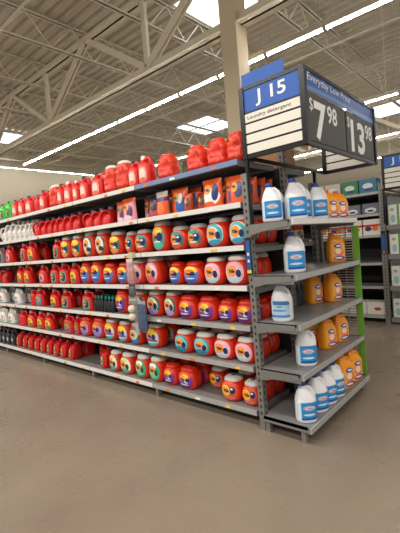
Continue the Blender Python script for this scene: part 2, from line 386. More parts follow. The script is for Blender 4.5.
# ------------------------------------------------------------ aisle signs
m_blk = mat('black_sign_frame', (18,18,20), .25, var=.1); m_sblue = mat('sign_blue', (38,92,176), .4, var=.03); m_swhite = mat('sign_white', (232,226,212), .5, var=.02)
m_ink = mat('sign_ink', (60,58,60), .6); m_pp = mat('price_panel_charcoal', (62,58,54), .45, var=.05); m_letter = mat('letter_white', (240,238,232), .5, var=.02)
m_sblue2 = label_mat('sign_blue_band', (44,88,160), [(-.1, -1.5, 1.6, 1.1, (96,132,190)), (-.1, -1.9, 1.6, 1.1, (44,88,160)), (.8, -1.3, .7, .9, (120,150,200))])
def aisle_sign(loc, code, sub, label, prices, D=1.35, topper=True):
    g = empty('aisle_sign', loc, 0, label, 'sign'); Wd, H = .465, .485
    f = MB()
    for (xx, yy) in ((0,0),(Wd,0),(0,D),(Wd,D)): f.box(xx-.018, xx+.018, yy-.018, yy+.018, -.02, H-.012)
    for zz in (-.01, H-.02):
        for yy in (0, D): f.box(0, Wd, yy-.012, yy+.012, zz-.012, zz+.012)
        for xx in (0, Wd): f.box(xx-.012, xx+.012, 0, D, zz-.012, zz+.012)
    f.build('frame', m_blk, g, 0)
    for yy, s in ((-.004, -1), (D+.004, 1)):
        MB().box(.012, Wd-.012, min(yy, yy+s*.004), max(yy, yy+s*.004), .3, H-.035).build('header_panel', m_sblue, g, 0)
        MB().box(.012, Wd-.012, yy-.002, yy+.002, 0, .3).build('strip_backing', m_blk, g, 0)
        for k in range(4):
            z1 = .285-.072*k; MB().box(.02, Wd-.02, yy-.009, yy+.009, z1-.058, z1).build('text_strip', m_swhite, g, 0)
    lettering('header_lettering', code, (Wd/2, -.0095, .374), '-Y', .112, m_letter, g, .235 if len(code) < 5 else None, bold=.02)
    if sub: lettering('strip_lettering', sub, (Wd/2-.02, -.0145, .254), '-Y', .03, m_ink, g, .34)
    # band with prices on the long face
    mb = MB(); xx = Wd+.006; mb.add([(xx,.02,.335),(xx,D-.02,.335),(xx,D-.02,H-.02),(xx,.02,H-.02)], [(0,1,2,3)])
    mb.build('header_band', m_sblue2, g, 0, uvs=[(0,0),(1,0),(1,1),(0,1)])
    MB().box(Wd+.003, Wd+.008, .02, D-.02, .0, .325).build('price_backing', m_blk, g, 0)
    if prices:
        lettering('band_lettering', 'Everyday Low Price', (Wd+.0085, .42, .415), '+X', .066, m_letter, g, .74, slant=.15)
        n = len(prices)
        for k, (big, sm) in enumerate(prices):
            ya = .03+k*(D-.06)/n; yb = ya+(D-.06)/n-.03
            MB().box(Wd+.008, Wd+.012, ya, yb, .01, .318).build('price_panel', m_pp, g, 0)
            cy = (ya+yb)/2
            lettering('currency_sign', '$', (Wd+.0135, ya+.04, .24), '+X', .09, m_letter, g, .05)
            wb = .19 if len(big) == 1 else .31
            lettering('price_digits', big, (Wd+.0135, ya+.08+wb/2, .15), '+X', .255, m_letter, g, wb, bold=.03)
            lettering('price_cents', sm, (Wd+.0135, ya+.10+wb+.085, .225), '+X', .125, m_letter, g, .17, bold=.02)
    if topper: MB().box(-.01, .325, .022, .03, .35, .575).build('blue_topper', m_sblue, g, 0)
    return g
sg = aisle_sign((.045, 0, 2.02), 'J 15', 'Laundry detergent', 'black-framed aisle sign reading J 15 with prices 7.98 and 13.98', [('7', '98'), ('13', '98')])
for ya in (-.012, 1.088): MB().box(-.012, .012, ya, ya+.024, -.485, -.02).build('post', m_blk, sg, 0)
aisle_sign((G2X+.02, G2Y, 2.0), 'J 16', '', 'blue and white aisle sign at right edge, its code starting J 1', None, 1.2, False).children
p = MB().box(.0, .025, G2Y-.03, G2Y-.005, 1.9, 2.0)
o = MB().box(-.014, .014, -.05, -.025, -.5, 0).build('post', m_blk, [q for q in COL.objects if q.name.startswith('aisle_sign')][-1], 0)
wire = MB().tube([(.1, 0, .49), (.1, 0, 5.3)], .004, 5).build('hanger', m_steel, o.parent, 0)

# ------------------------------------------------------------ products
m_orange = mat('pod_tub_orange_red', (232,48,16), .33, var=.04)
m_red = mat('detergent_red', (214,26,24), .36, var=.04)
m_film = mat('red_shrink_film', (226,58,34), .25, var=.12, scale=26, bump=.5)
m_lidg = mat('grey_lid', (190,184,176), .4); m_lidw = mat('white_lid', (228,222,210), .4)
m_capk = mat('dark_cap', (34,32,36), .35); m_capgrey = mat('smoky_cap', (104,108,122), .25); m_capw = mat('cap_white', (232,228,218), .4)
m_white = mat('white_plastic', (232,228,220), .35, var=.02); m_green = mat('bright_green_plastic', (62,196,64), .35); m_black = mat('black_plastic', (28,27,32), .35)
m_grey = mat('mauve_grey_plastic', (150,130,134), .4)
m_bleach = mat('bleach_jug_white', (236,236,236), .3, var=.015); m_bcap = mat('bleach_cap_blue', (28,66,150), .35)
m_oj = mat('orange_jug_plastic', (246,152,20), .32, var=.03); m_ojcap = mat('orange_cap', (232,96,24), .35)
m_navy = mat('logo_navy', (26,38,96), .4)
OR, YE, NV = (238,112,30), (250,204,40), (30,40,92)
def bull(cx=-.18, cy=.12, r=.53): return [(cx, cy, r, r*.95, OR), (cx, cy, r*.80, r*.76, YE), (cx, cy, r*.66, r*.62, (244,140,40))]
def splash(c=NV): return [(.52, -.1, .25, .36, c)]
LM = {
 'teal': ((214,232,230), [(0,0,.97,.97,(60,170,170)),(-.1,-.1,.8,.8,(205,230,228)),(.1,-.75,.8,.3,(70,160,190))]+bull()+splash()),
 'yellow': ((70,120,70), [(0,.75,.9,.6,YE),(.42,-.05,.4,.36,NV),(.2,-.3,.3,.14,(230,236,230)),(0,-.7,.8,.3,(236,150,90))]+bull(-.28,.08,.46)),
 'green': ((40,110,80), [(0,0,.86,.88,(224,236,224)),(0,-.6,.6,.3,(240,190,140))]+bull(0,.2,.5)+[(.4,-.4,.4,.25,NV)]),
 'navy': ((60,120,110), [(.5,.1,.36,.42,NV),(.42,.3,.16,.12,(232,236,236)),(0,-.75,.8,.32,(230,96,60)),(0,-.42,.6,.1,(232,226,210))]+bull(-.28,.12,.47)),
 'blue': ((80,126,196), [(0,.65,1,.55,YE),(-.1,.35,.7,.3,(236,96,40)),(0,-.75,.8,.4,(58,100,180)),(0,-.42,.6,.08,(230,236,244))]+bull(-.3,.15,.36)+[(.4,.15,.3,.25,NV)]),
 'pink': ((244,170,180), [(0,0,.9,.9,(238,206,210)),(0,-.6,.7,.35,(240,100,120))]+bull()+splash()),
 'pinkw': ((240,176,190), [(0,-.7,.8,.35,(196,216,226)),(0,.0,.9,.4,(244,206,212))]+bull()+splash()),
 'purple': ((120,60,150), [(0,.7,.9,.5,(226,80,30)),(.1,.5,.5,.3,YE),(.3,.0,.3,.3,(220,220,230)),(0,-.7,.8,.35,(92,44,120))]+bull(-.25,.25,.42)+[(.45,.1,.22,.26,NV),(0,-.5,.6,.08,(225,220,232))]),
 'greenl': ((38,110,70), [(0,0,.84,.84,(220,230,226)),(0,-.7,.8,.4,(170,160,215))]+bull(-.05,.15,.5)+splash()),
 'greenb': ((38,110,70), [(0,-.7,.9,.6,(60,130,190)),(0,.1,.8,.6,(200,225,220))]+bull(-.05,.15,.5)),
 'lilac': ((170,150,214), [(0,.6,.8,.5,(232,120,60)),(0,-.55,.8,.5,(150,130,206))]+bull(-.2,.25,.45)+[(.4,0,.3,.3,NV)]),
 'aqua': ((200,214,220), [(0,.8,1.2,.45,YE),(0,-.8,1,.42,(70,190,180)),(0,-.3,.9,.2,(140,90,150))]+bull(-.3,.2,.36)+[(.42,.1,.26,.34,NV),(0,-.52,.7,.07,(240,240,240))]),
 'tealw': ((40,150,150), [(0,0,.88,.86,(120,200,200)),(0,-.6,.7,.3,(50,130,170))]+bull(0,.2,.48)+splash()),
 'cream': ((236,232,200), [(0,-.7,.8,.35,(90,180,130)),(.0,.8,.7,.3,(200,220,150))]+bull()+splash()),
 'mint': ((60,170,120), [(0,-.2,.8,.6,(120,210,170)),(0,.6,.6,.3,(230,240,230))]+bull(-.05,.15,.46)+splash((30,80,70))),
 'navyw': ((220,90,60), [(.5,.2,.34,.4,NV),(.45,.36,.14,.12,(232,236,236)),(-.3,.1,.55,.6,YE),(0,-.8,.9,.35,(236,120,100))]+bull(-.35,.12,.42)),
 'tall': ((90,150,130), [(0,.7,.8,.4,YE),(.4,.1,.4,.4,NV),(0,-.35,.5,.12,(236,236,230)),(0,-.7,.8,.35,(90,190,170))]+bull(-.3,.3,.36)),
 'j_redlab': ((238,150,130), [(0,.1,.7,.7,(240,214,200)),(0,-.7,.7,.4,(232,96,60))]),
 'j_pinkl': ((232,90,100), [(0,0,.85,.7,(240,170,180)),(0,-.2,.4,.35,(120,50,60))]),
 'j_navyl': ((100,160,120), [(.2,.0,.6,.8,NV)]+bull(-.2,.2,.5)),
 'j_yellowl': ((236,150,50), [(0,.2,.8,.7,YE),(.2,-.55,.7,.4,(60,120,90))]+bull(-.1,.2,.5)),
 'j_tealj': ((60,160,140), [(0,-.5,.8,.45,(60,120,190))]+bull(0,.2,.55)),
 'j_purplel': ((120,130,70), [(0,-.4,.8,.4,(130,60,150))]+bull(0,.2,.5)),
 'j_white': ((240,236,226), [(0,.2,.5,.4,(226,110,130)),(0,-.6,.8,.3,(110,180,170))]),
 'j_green': ((60,120,90), [(0,0,.7,.7,(210,190,90)),(.2,-.1,.4,.5,NV)]),
 'j_black': ((60,60,70), [(0,.1,.5,.4,(200,200,205))]),
}
def sup(x, hw, hd, e): return hd*max(0., 1-min(1., abs(x)/hw)**e)**(1/e)
def ring_at(R, z):
    for a, c in zip(R, R[1:]):
        if a[0] <= z <= c[0]:
            t = (z-a[0])/max(1e-6, c[0]-a[0]); return [a[i]+(c[i]-a[i])*t for i in range(4)]
    return list(R[-1][:4])
def front(R, e, x, z, off=.0022):
    q = ring_at(R, z); return -sup(x-q[1], q[2], q[3], e)-off
def decal(parent, name, R, e, cx, cz, rx, rz, m, pw=2.3, off=.0022, txt=None, tr=None, tm=None, dent=None):
    vs, uv = [], []; n = 14
    for j in range(n+1):
        for i in range(n+1):
            a, b_ = -1+2*i/n, -1+2*j/n; r = max(abs(a), abs(b_)); q = (abs(a)**pw+abs(b_)**pw)**(1/pw) or 1
            px, pz = a*r/q, b_*r/q; x, z = cx+px*rx, cz+pz*rz; vs.append((x, front(R, e, x, z, off), z)); uv.append((.5+px/2, .5+pz/2))
    fs = [(j*(n+1)+i, j*(n+1)+i+1, (j+1)*(n+1)+i+1, (j+1)*(n+1)+i) for j in range(n) for i in range(n)]
    o = MB().add(vs, fs).build(name, m, parent, 80, uvs=uv)
    if txt:
        tv, tf = txt; MB().add([(tr[0]+x*tr[2], front(R, e, tr[0]+x*tr[2], tr[1]+y*tr[2], off+.0025), tr[1]+y*tr[2]) for x, y in tv], tf).build('brand_lettering', tm, o, 0)
    return o
TIDE = text_mesh('Tide', 1.0, 2.2, bold=.05)
CLX = text_mesh('CLOROX', 1.0, 4.6, bold=.03)
PROTO = {}
def tub(var):
    """pod tub, unit width .22, depth .18, height .25"""
    g = empty('pod_tub', (0,0,0)); W_, D_, H_ = .22, .18, .25; e = 2.7
    R = [(0,0,.28*W_,.32*D_),(.005,0,.335*W_,.37*D_),(.02,0,.40*W_,.43*D_),(.048,0,.462*W_,.475*D_),(.085,0,.498*W_,.498*D_),(.125,0,.503*W_,.5*D_),(.16,0,.48*W_,.485*D_),(.185,0,.437*W_,.45*D_),(.203,0,.38*W_,.40*D_),(.214,0,.32*W_,.35*D_)]
    MB().loft(R, 28, e).build('tub_body', m_orange, g)
    lid = {'pinkw': m_lidw, 'tealw': m_lidw, 'navyw': m_lidw, 'teal': m_lidg, 'cream': m_lidw, 'mint': m_lidw, 'purple': m_orange, 'blue': m_orange, 'lilac': m_orange}.get(var, m_lidg)
    l = MB().loft([(.206,0,.355*W_,.385*D_),(.209,0,.372*W_,.40*D_),(.228,0,.36*W_,.39*D_),(.243,0,.31*W_,.34*D_),(.25,0,.22*W_,.25*D_)], 28, e).build('lid', lid, g)
    MB().loft([(.2495,0,.10*W_,.1*D_),(.2535,0,.10*W_,.1*D_)], 16, 2).build('push_tab', m_capgrey, l)
    decal(g, 'label', R, e, -.004, .108, .090, .090, label_mat('label_'+var, *LM[var]), txt=TIDE, tr=(-.019, .119, .028), tm=m_navy); return g
def bare(var):
    g = empty('wrapped_pod_tub', (0,0,0)); W_, D_ = .23, .18; e = 2.35
    R = [(0,0,.27*W_,.30*D_),(.008,0,.36*W_,.38*D_)]+[(.03+.0175*i, 0, (.485+.010*math.sin(i*1.7))*W_, (.485+.02*math.sin(i*2.1))*D_) for i in range(9)]+[(.19,0,.455*W_,.455*D_),(.21,0,.40*W_,.40*D_),(.225,0,.34*W_,.34*D_)]
    mb = MB().loft(R, 44, e)
    mb.v = [(x, y+(.03*math.exp(-((x-.05)/.018)**2-((z-.135)/.045)**2) if y < 0 else 0)+.0035*math.sin(x*90+z*60), z) for x, y, z in mb.v]
    mb.build('wrapped_body', m_film, g)
    MB().loft([(.219,0,.345*W_,.345*D_),(.224,0,.355*W_,.355*D_),(.238,0,.33*W_,.33*D_),(.25,0,.22*W_,.22*D_)], 28, e).build('lid', m_lidw if var == 'white' else m_film, g)
    MB().sphere((-.055, -.083, .185), .012, 12, 6).build('green_sticker', mat('sticker_green', (96,150,70), .4), g); return g
def jug(var, turned=False):
    """handled jug W .2 D .13 H .25, cap over -x, handle over +x"""
    g = empty('detergent_jug', (0,0,0)); W_, D_, H_ = .2, .13, .25; e = 3.4
    body = {'white': m_white, 'green': m_green, 'black': m_black, 'grey': m_grey}.get(var, m_red)
    R = [(0,0,.46*W_,.42*D_),(.006,0,.49*W_,.48*D_),(.02,0,.5*W_,.5*D_),(.13,0,.485*W_,.5*D_),(.16,-.002,.465*W_,.48*D_),(.172,-.012,.40*W_,.44*D_),(.182,-.030,.28*W_,.36*D_),(.198,-.044,.18*W_,.26*D_),(.218,-.048,.13*W_,.185*D_)]
    MB().loft(R, 28, e).tube([(-.035,0,.212),(.005,0,.222),(.045,0,.22),(.072,0,.205),(.081,0,.175),(.080,0,.14)], [.015,.017,.017,.018,.018,.016], 10).build('jug_body', body, g)
    cap = m_capw if var in ('redwhite', 'white', 'pinkl', 'yellowl', 'navyl', 'tealj', 'purplel') else (m_capgrey if var in ('red', 'redl') else m_capk)
    if var in ('yellowl', 'navyl', 'tealj', 'purplel', 'pinkl'): cap = m_lidg
    MB().loft([(.214,-.048,.027,.027),(.216,-.048,.029,.029),(.246,-.048,.026,.026),(.25,-.048,.022,.022)], 18, 2).build('cap', cap, g)
    key = 'j_'+{'red': 'redlab', 'redl': 'green', 'redwhite': 'redlab', 'grey': 'black'}.get(var, var)
    if var != 'red': decal(g, 'label', R, e, -.002, .082, .074, .066, label_mat(key, *LM[key]), 3, txt=TIDE if var not in ('white', 'black', 'grey', 'green', 'redlab', 'redwhite') else None, tr=(-.01, .094, .022), tm=m_navy)
    return g
def body_red(): return m_red
def turn(var):
    """slim jug turned so that its handle arch faces the aisle: W .14 D .18 H .25"""
    g = empty('detergent_bottle', (0,0,0)); e = 3
    if var == 'redl':      # slim slab bottle leaning a little, raised grip rib round its right side
        R = [(0,-.012,.044,.074),(.006,-.012,.050,.082),(.06,-.008,.056,.086),(.13,0,.056,.084),(.18,.004,.050,.074),(.205,.006,.040,.056),(.22,.006,.028,.036),(.226,.006,.022,.024)]
        mb = MB().loft(R, 26, 2.6); mb.tube([(.0,-.078,.02),(.036,-.062,.05),(.046,-.058,.11),(.038,-.058,.165),(.006,-.062,.193),(-.028,-.056,.175)], [.010,.013,.014,.014,.013,.010], 10)
        mb.build('bottle_body', body_red(), g)
        MB().loft([(.222,.006,.026,.026,.02),(.245,.006,.025,.025,.02),(.25,.006,.021,.021,.02)], 18, 2).build('cap', m_capgrey, g)
        decal(g, 'label', R, 2.6, -.012, .10, .030, .062, label_mat('j_slab', (70,120,90), [(0,0,.7,.8,(226,210,120)),(.1,-.1,.5,.45,(60,110,80)),(-.1,.25,.4,.3,OR)]), 2.2); return g
    body = m_white if var == 'white' else m_red
    # body behind and below the handle arch
    R = [(0,0,.060,.07,.01),(.008,0,.066,.078,.01),(.10,0,.068,.08,.01),(.15,0,.066,.065,.022),(.19,0,.05,.045,.035),(.208,0,.03,.03,.04),(.214,0,.027,.027,.04)]
    mb = MB().loft(R, 24, e)
    arch = [(-.048,-.045,.02),(-.052,-.072,.08),(-.044,-.075,.14),(-.018,-.068,.185),(.014,-.05,.198),(.042,-.02,.175),(.054,-.012,.12),(.052,-.05,.07)]
    mb.tube(arch, [.012,.013,.014,.015,.015,.014,.013,.012], 10).build('bottle_body', body, g)
    MB().loft([(.21,0,.034,.034,.038),(.213,0,.036,.036,.038),(.245,0,.033,.033,.038),(.25,0,.028,.028,.038)], 18, 2).build('cap', m_capw if var == 'white' else m_capgrey, g)
    Rf = [(r[0], r[1], r[2], r[3]) for r in R]
    if False:
        o = decal(g, 'label', [(0,0,.062,.08),(.25,0,.062,.08)], 3, .004, .095, .03, .062, label_mat('j_green', *LM['j_green']), 2.2, .001); o.location = (0, .008, 0)
    if var == 'white':
        o = decal(g, 'label', [(0,0,.062,.08),(.25,0,.062,.08)], 3, .004, .07, .034, .04, label_mat('j_white', *LM['j_white']), 3, .001); o.location = (0, .008, 0)
    return g
BAGC = {'pink': ((236,150,160), [(0,.85,60,.22,(236,84,32)),(.3,-.2,.45,.6,(90,60,100)),(-.2,-.7,.8,.25,(240,200,210))]+bull(-.25,.3,.42)),
 'dark': ((110,36,36), [(0,.8,60,.25,(40,34,40)),(0,-.6,.8,.3,(180,80,80)),(.2,0,.6,.4,(60,44,60))]),
 'clear': ((226,92,40), [(0,.8,60,.25,(222,196,190)),(0,.35,60,.16,(60,50,110)),(0,-.4,.6,.4,(240,120,60))]),
 'blue': ((236,88,28), [(.35,-.35,.7,.65,(44,96,170)),(.2,.2,.3,.4,(240,236,225))]+bull(-.35,.35,.4)),
 'white': ((236,88,28), [(.0,-.25,.9,.6,(240,234,226)),(.45,.05,.35,.6,(36,50,110)),(-.2,-.75,.6,.2,(226,96,50))]+bull(-.35,.35,.4)),
 'brown': ((176,62,30), [(.2,0,.5,.5,(90,40,30))]+bull(-.3,.2,.3)),
 'orange': ((236,92,34), [(.2,0,.5,.6,(60,80,120))]+bull(-.3,.2,.4))}
def bag(var):
    """stand-up pouch W .18 D .08 H .22"""
    g = empty('pod_pouch', (0,0,0)); nx, nz = 12, 12; vs, uv, fs = [], [], []
    for s in (-1, 1):
        for j in range(nz+1):
            for i in range(nx+1):
                px = -1+2*i/nx; t = j/nz; dep = .038*(1-abs(px)**3)**.6*(1-t**2.2)**.7 if t < 1 else 0
                w = .088*(1-.05*math.sin(t*math.pi)); vs.append((px*w, s*(dep+.0012)+.002*math.sin(px*9+t*11)*(1-t), .22*t)); uv.append((.5+px/2, t))
    M_ = (nx+1)*(nz+1)
    for s in range(2):
        for j in range(nz):
            for i in range(nx):
                q = (s*M_+j*(nx+1)+i, s*M_+j*(nx+1)+i+1, s*M_+(j+1)*(nx+1)+i+1, s*M_+(j+1)*(nx+1)+i); fs.append(q if s == 0 else q[::-1])
    for j in range(nz): fs.append((j*(nx+1), (j+1)*(nx+1), M_+(j+1)*(nx+1), M_+j*(nx+1))); fs.append(((j+1)*(nx+1)+nx, j*(nx+1)+nx, M_+j*(nx+1)+nx, M_+(j+1)*(nx+1)+nx))
    for i in range(nx): fs.append((i+1, i, M_+i, M_+i+1)); q = nz*(nx+1); fs.append((q+i, q+i+1, M_+q+i+1, M_+q+i))
    MB().add(vs, fs).build('pouch_body', label_mat('pouch_'+var, *BAGC[var], rough=.25), g, 60, uvs=uv)
    s = MB(); s.box(-.087, .087, -.0028, .0028, .207, .221).build('top_seal', mat('pouch_seal_orange', (232,84,34), .3) if var not in ('dark', 'clear') else MATS['smoky_cap'], g, 0)
    if var not in ('dark', 'brown'):
        tv, tf = TIDE; MB().add([(-.03+x*.022, -.0405+.0, .14+y*.022) for x, y in tv], tf).build('brand_lettering', m_navy, g, 0)
    return g
def pack(var):
    g = empty('bottle_multipack', (0,0,0))
    for i in range(3):
        for j in range(2):
            b_ = MB().loft([(0,0,.03,.03),(.01,0,.032,.032),(.10,0,.032,.032),(.135,0,.014,.014),(.145,0,.013,.013)], 16, 2).build('dark_bottle', m_black, g); b_.location = (-.062+.064*i, -.05+.09*j, 0)
            c_ = MB().loft([(.143,0,.016,.016),(.172,0,.015,.015)], 14, 2).build('teal_cap', mat('teal_cap', (30,150,130), .35), b_)
    MB().box(-.095, .095, -.084, .074, .03, .034).build('tray', m_capk, g, 0); return g
MK = {'tub': (tub, .22, .25), 'bare': (bare, .23, .25), 'jug': (jug, .2, .25), 'turn': (turn, .135, .25), 'bag': (bag, .178, .221), 'pack': (pack, .195, .172)}
HALFD = {'tub': .09, 'bare': .09, 'jug': .065, 'turn': .09, 'bag': .042, 'pack': .09}
LOOK = {('jug','green'): 'bright green detergent jug', ('jug','redlab'): 'red detergent jug with dark cap', ('jug','red'): 'plain red detergent jug', ('jug','redwhite'): 'red jug with white cap',
 ('bare','white'): 'big orange-red tub with white lid', ('bare','red'): 'shrink-wrapped red pod tub', ('turn','white'): 'white handled bottle', ('turn','red'): 'red bottle with grey cap', ('turn','redl'): 'red bottle with green label',
 ('bag','pink'): 'pink and orange pod pouch', ('bag','dark'): 'dark red pod pouch', ('bag','clear'): 'orange pouch with pale top', ('bag','blue'): 'orange and blue pod pouch', ('bag','brown'): 'low brown-orange pouch',
 ('bag','white'): 'orange and white pod pouch', ('bag','orange'): 'orange pod pouch', ('jug','grey'): 'mauve-grey jug', ('jug','pinkl'): 'red jug with pink label', ('jug','navyl'): 'red jug with navy label', ('jug','yellowl'): 'red jug with yellow label',
 ('jug','white'): 'white detergent jug', ('jug','tealj'): 'red jug with teal label', ('jug','purplel'): 'red jug with purple label', ('jug','black'): 'black detergent jug', ('pack','dark'): 'teal-capped dark bottle pack',
 ('tub','yellow'): 'orange tub with yellow-topped label', ('tub','green'): 'tall orange tub with green label', ('tub','navy'): 'orange tub with navy splash label', ('tub','tall'): 'tallest orange tub', ('tub','teal'): 'orange tub with teal label',
 ('tub','blue'): 'orange tub with blue label', ('tub','pink'): 'large orange tub with pink label', ('tub','pinkw'): 'white-lidded tub with pink label', ('tub','purple'): 'orange tub with purple label', ('tub','greenl'): 'orange tub with green-edged label',
 ('tub','greenb'): 'orange tub with blue-green label', ('tub','lilac'): 'orange tub with lilac label', ('tub','aqua'): 'orange tub with yellow-aqua label', ('tub','tealw'): 'white-lidded tub with teal label', ('tub','cream'): 'white-lidded tub with cream label',
 ('tub','mint'): 'white-lidded tub with mint label', ('tub','navyw'): 'white-lidded tub with navy-orange label'}
CATN = {'tub': 'detergent tub', 'bare': 'detergent tub', 'jug': 'detergent jug', 'turn': 'detergent bottle', 'bag': 'detergent pouch', 'pack': 'bottle pack'}
def shelf_name(l): return 'top shelf' if l == 0 else ('bottom shelf' if l == 6 else '%s shelf down' % ORD[l+1])
def product(t, var, x, y, z, Wd, H, label, group, rz=0):
    k = (t, var); fn, w0, h0 = MK[t]
    if k not in PROTO: o = fn(var); PROTO[k] = o; index_kids()
    else: o = copy_tree(PROTO[k])
    o.location = (x, y, z); o.scale = (Wd/w0, 1, H/h0); o.rotation_euler = (0, 0, rz)
    tag(o, label, CATN[t], group); return o
